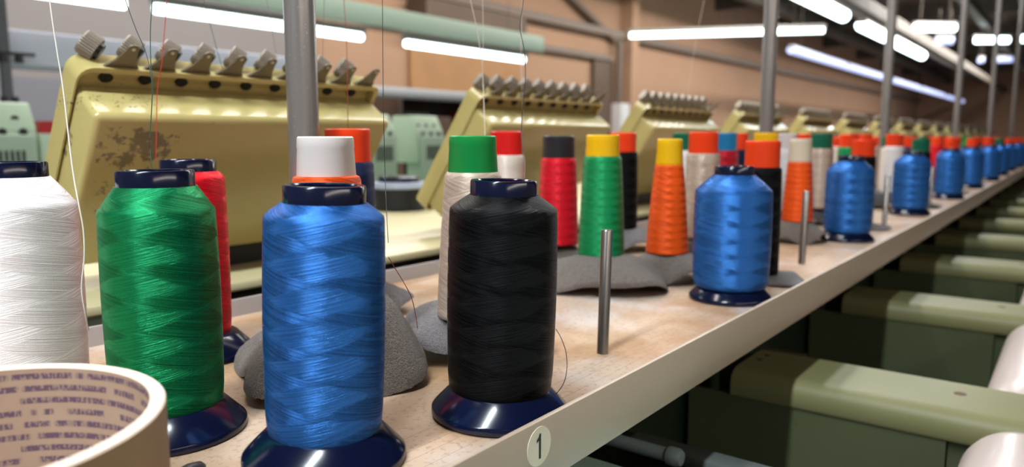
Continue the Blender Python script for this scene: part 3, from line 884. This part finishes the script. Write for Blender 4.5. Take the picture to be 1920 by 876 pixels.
tr = MB().box((.2, 3.95, .56), (3.05, 4.25, .72), .01).build('cable_trough', plain('pale_blue_grey_metal', rgb(206, 212, 232), .4, var=.03))
tag(tr, 'long pale blue-grey trough above the mint machines', 'trough')
tr2 = MB().box((4.6, 5.0, .60), (7.0, 5.3, .68), .01).build('cable_trough', plain('pale_grey_metal', rgb(178, 182, 188), .4, var=.03))
tag(tr2, 'pale grey trough left of the second cream head', 'trough')
pl = thing('guide_post', (1.33, 3.9, FLOORZ), 'dark post with a rail of thread guides at the left edge', 'post')
MB().box((-.018, -.018, 0), (.018, .018, 3.0)).build('post', plain('dark_post', rgb(88, 90, 98), .5), pl)
g = MB(); g.box((-.45, -.02, 1.845), (.12, .0, 1.86))
for i in range(8): g.lathe([(0, 0), (.018, 0), (.018, .034), (0, .034)], 12, c=(-.40 + .065 * i, -.01, 1.812))
g.build('guide_rail', BLACKP, pl)
# lavender panels on the side wall, dark shelving, red crate
lp = box_obj('wall_panel', (1.4, 5.6, FLOORZ), (4.5, 5.66, .62), LAVW); tag(lp, 'lavender-grey partition behind the mint machines', 'partition')
sv = thing('storage_rack', (6.0, 6.2, FLOORZ), 'dark brown storage rack in the gap left of the second head', 'rack')
for (a, b) in (((0, 0, 0), (.06, .5, 1.95)), ((2.2, 0, 0), (2.26, .5, 1.95))): MB().box(a, b).build('upright', DBROWN, sv)
for z in (.9, 1.35, 1.95): MB().box((0, 0, z), (2.26, .5, z + .05)).build('rack_shelf', DBROWN, sv)
MB().box((0, .46, 0), (2.26, .5, 1.95)).build('rack_back', plain('dark_back', rgb(44, 34, 30), .7), sv)
rc = MB().box((7.25, 6.25, .155), (7.85, 6.6, .55), .02).build('crate', plain('crate_red', rgb(150, 28, 30), .5)); tag(rc, 'dark red crate on the brown rack', 'crate')
rc = MB().box((6.35, 6.25, .155), (6.95, 6.6, .48), .02).build('crate', plain('crate_brown', rgb(110, 76, 58), .6)); tag(rc, 'brown crate on the dark rack', 'crate')
wb = MB().box((11.15, 6.2, FLOORZ), (11.45, 6.4, .80), .02).build('white_post', plain('white_paint', rgb(214, 214, 218), .5)); tag(wb, 'white post against the wall right of the second head', 'post')

# ================================================================== LAMPS
TUBE = emis('cool_tube', (.80, .97, 1.0, 1), 6.0)
TUBEB = emis('bluish_tube', (.52, .60, 1.0, 1), 1.0)
HOUSE = plain('lamp_housing_mint', rgb(128, 148, 134), .45, var=.03)
HOUSEG = plain('lamp_housing_grey', rgb(176, 176, 172), .45, var=.03)
def lamp(a, b, label, mat, house, wide=.10, rad=.03, hz=.06, drop=.035):
    a, b = Vector(a), Vector(b)
    t = thing('tube_lamp', a, label, 'lamp', 'fluorescent tube lamps')
    d = (b - a); L = d.length; d.normalize()
    side = Vector((-d.y, d.x, 0)).normalized()
    e = .02
    MB().prism([(-wide / 2, drop), (wide / 2, drop), (wide / 2 * .7, drop + hz), (-wide / 2 * .7, drop + hz)], ((0, 0, 0), tuple(side), (0, 0, 1)), tuple(d), -e, L + e).build('housing', house, t)
    MB().tube([(0, 0, 0), tuple(d * L)], rad, 14).build('tube', mat, t)
    top = CEILZ - a.z
    for q in (.15, .85):
        c = d * (L * q)
        MB().tube([(c.x, c.y, c.z + drop + hz), (c.x, c.y, top)], .004, 6).build('hanger', RSTEEL, t)
    return t
lamp((2.98, 5.70, 1.20), (5.03, 5.70, 1.20), 'left lamp under the mint light rail, behind the near pole', TUBE, HOUSEG, .12, .038)
lamp((5.64, 5.70, 1.20), (7.70, 5.70, 1.20), 'right lamp under the mint light rail, above the second head', TUBE, HOUSEG, .12, .038)
lamp((1.2, 5.70, 1.20), (2.75, 5.70, 1.20), 'lamp under the mint light rail at the top left', TUBE, HOUSEG, .12, .038)
lr = MB().box((2.6, 5.55, 1.300), (7.95, 5.62, 1.50), .01).build('light_rail', HOUSE); tag(lr, 'long mint green light rail above the cream heads', 'light rail')
lamp((11.95, 6.50, 2.02), (13.35, 3.60, 2.02), 'long white lamp crossing in front of the tan wall', TUBE, HOUSEG, .14, .055)
segsB = [(15.7, 24.8), (25.9, 41.5)]
for i, (a, b) in enumerate(((15.7, 20.0), (20.3, 24.6), (25.9, 30.6), (31.0, 36.5), (37.5, 43.0))):
    lamp((a, 4.85, 2.0), (b, 4.85, 2.0), 'bluish lamp of the receding row by the tan wall, %s from the left' % ORD[i], TUBEB, HOUSEG, .1, .085)
for i, (a, b) in enumerate(((7.6, 11.85), (13.0, 14.8), (15.2, 18.6))):
    lamp((a, 2.93, 2.0), (b, 2.93, 2.0), 'white ceiling lamp of the upper right row, %s from the left' % ORD[i], TUBE, HOUSEG, .16, .095)
for i, (a, b) in enumerate((((16.96, 2.84, 2.4), (17.45, 2.20, 2.4)), ((19.9, 2.08, 2.4), (20.34, 1.50, 2.4)), ((20.28, 1.28, 2.4), (20.6, .8, 2.4)))):
    lamp(a, b, 'short white cross lamp at the upper right, %s from the left' % ORD[i], TUBE, HOUSEG, .12, .075, .04, .07)
for i, (a, b) in enumerate((((19.57, 2.82, 2.4), (19.79, 2.53, 2.4)), ((25.1, 2.5, 2.4), (25.16, 2.42, 2.4)), ((25.25, 2.08, 2.4), (25.4, 1.75, 2.4)))):
    lamp(a, b, 'small bluish lamp below the cross lamps, %s from the left' % ORD[i], TUBEB, HOUSEG, .1, .08, .04, .07)

def area(loc, rot, sx, sy, power, col):
    l = bpy.data.lights.new('room_light', 'AREA'); l.shape = 'RECTANGLE'; l.size = sx; l.size_y = sy; l.energy = power; l.color = col
    o = bpy.data.objects.new('room_light', l); COL.objects.link(o); o.location = loc; o.rotation_euler = rot
    return o
# fluorescent rows over the aisle and over the machines (outside the frame)
area((-1.1, .25, 1.75), (0, 0, 0), 2.4, .08, 84, (.86, .95, 1.0))
area((2.6, .75, 1.75), (0, 0, 0), 2.6, .10, 20, (.92, .97, 1.0))
area((6.0, .75, 1.85), (0, 0, 0), 3.4, .10, 34, (.92, .97, 1.0))
area((.3, -1.4, .95), (R(50), 0, 0), 2.6, .10, 9, (1.0, .90, .78))
area((2.6, 1.0, 1.7), (0, 0, 0), 5.0, .15, 38, (1.0, .96, .90))
area((9, 4.2, 3.2), (0, 0, 0), 16, .6, 620, (1.0, .93, .85))
area((26, 2.5, 3.1), (0, 0, 0), 20, .6, 900, (1.0, .93, .85))
area((2.2, 4.6, 3.2), (0, 0, 0), 5, .6, 80, (.95, .96, 1.0))

# ================================================================== THREADS
def P(px, py, w):
    """point on the thread path at depth w"""
    f0 = Vector((math.cos(YAW), math.sin(YAW), 0)); r0 = Vector((math.sin(YAW), -math.cos(YAW), 0)); z0 = Vector((0, 0, 1))
    fw = f0 * math.cos(PITCH) - z0 * math.sin(PITCH); up = f0 * math.sin(PITCH) + z0 * math.cos(PITCH)
    return Vector((0, 0, EYE)) + (fw + r0 * ((px - 960) / 1390) + up * ((438 - py) / 1390)) * w
def smooth(pts, n=6):
    out = []
    for i in range(len(pts) - 1):
        p0, p1, p2, p3 = pts[max(i - 1, 0)], pts[i], pts[i + 1], pts[min(i + 2, len(pts) - 1)]
        for k in range(n):
            t = k / n
            out.append(.5 * ((2 * p1) + (p2 - p0) * t + (2 * p0 - 5 * p1 + 4 * p2 - p3) * t * t + (3 * p1 - p0 - 3 * p2 + p3) * t ** 3))
    out.append(pts[-1]); return out
def tmat(name, c): return plain(name, c, .5, var=.1)
TM = dict(white=tmat('loose_white_thread', rgb(228, 222, 214)), green=tmat('loose_green_thread', rgb(44, 84, 64)), red=tmat('loose_red_thread', rgb(190, 40, 36)),
          dark=tmat('loose_dark_thread', rgb(44, 42, 44)), beige=tmat('loose_beige_thread', rgb(196, 180, 164)), rust=tmat('loose_rust_thread', rgb(176, 84, 56)), grey=tmat('loose_grey_thread', rgb(120, 112, 108)))
def thread(pts, m, r, label):
    o = MB().tube(smooth([P(*q) for q in pts]), r, 6).build('loose_thread', TM[m])
    tag(o, label, 'thread', 'loose threads running up from the spools')
thread([(80, -120, .60), (93, 0, .60), (106, 90, .60), (118, 165, .60), (135, 310, .59), (147, 380, .585), (156, 430, .585), (158, 480, .585), (153, 540, .585), (160, 590, .59), (166, 620, .60)], 'white', .00055, 'white thread rising along the right side of the white spool')
thread([(215, -60, .62), (235, 0, .62), (255, 55, .62), (274, 100, .62), (284, 150, .615), (285, 190, .61), (281, 260, .6), (283, 300, .6), (288, 345, .595)], 'dark', .00034, 'dark slanting thread meeting the green spool opening')
thread([(286, -80, .60), (285, 0, .60), (282, 60, .60), (283, 120, .60), (286, 150, .60), (284, 210, .60), (281, 270, .60), (289, 352, .595)], 'green', .00036, 'dark green thread rising from the green spool')
thread([(316, -80, .78), (313, 0, .78), (307, 75, .78), (304, 115, .78), (296, 160, .78), (294, 200, .78), (293, 270, .78), (292, 300, .78)], 'red', .00042, 'red thread rising from the red spool')
thread([(372, -40, .95), (382, 0, .95), (398, 60, .95), (410, 105, .95), (418, 130, .95)], 'dark', .0004, 'dark thread slanting to the fourth knob of the nearest head')
thread([(490, -40, .95), (500, 0, .95), (510, 55, .95), (518, 100, .95)], 'grey', .0004, 'grey thread slanting to the head left of the pole')
thread([(610, -40, .95), (608, 0, .95), (606, 60, .95), (605, 130, .95)], 'grey', .0004, 'faint grey thread just right of the near pole')
thread([(644, -60, .90), (645, 0, .90), (649, 60, .90), (651, 130, .90), (652, 200, .90), (653, 250, .92)], 'rust', .00042, 'thin rust thread rising from the orange-red tip')
thread([(716, -60, .60), (717, 0, .60), (718, 120, .60), (719, 200, .60), (722, 330, .60), (726, 420, .57), (728, 455, .55)], 'dark', .0003, 'dark thread hanging to the right side of the big blue spool')
thread([(728, 482, .60), (742, 505, .61), (760, 535, .62), (772, 560, .63), (779, 590, .64), (783, 616, .645)], 'rust', .00034, 'short rust thread sagging onto the terry pad')
thread([(868, -60, .90), (882, 0, .90), (893, 50, .90), (903, 110, .90), (906, 160, .90), (908, 215, .87), (910, 262, .850), (914, 300, .848), (921, 326, .845)], 'beige', .0005, 'beige thread running down over the green cone tip')
thread([(905, -60, .90), (905, 0, .90), (906, 60, .90), (906, 118, .90)], 'beige', .0004, 'second fine beige thread above the green cone tip')
thread([(980, -60, .72), (981, 0, .72), (975, 50, .72), (983, 95, .72), (985, 150, .72), (980, 200, .72), (978, 250, .72), (984, 300, .70), (983, 335, .645)], 'dark', .0004, 'dark wavy thread rising from the black spool')
thread([(979, -60, .95), (979, 0, .95), (977, 90, .95), (979, 180, .95), (982, 250, 1.1)], 'beige', .0004, 'pale thread beside the dark wavy thread')
thread([(1325, -60, 1.5), (1320, 0, 1.5), (1308, 60, 1.5), (1298, 120, 1.5), (1288, 180, 1.5)], 'beige', .0005, 'faint pale thread before the tan wall')
thread([(1042, 617, .575), (1052, 634, .57), (1061, 660, .57), (1063, 690, .575), (1058, 716, .58), (1047, 734, .585), (1037, 743, .59)], 'dark', .00032, 'loose dark thread curling at the foot of the black spool')
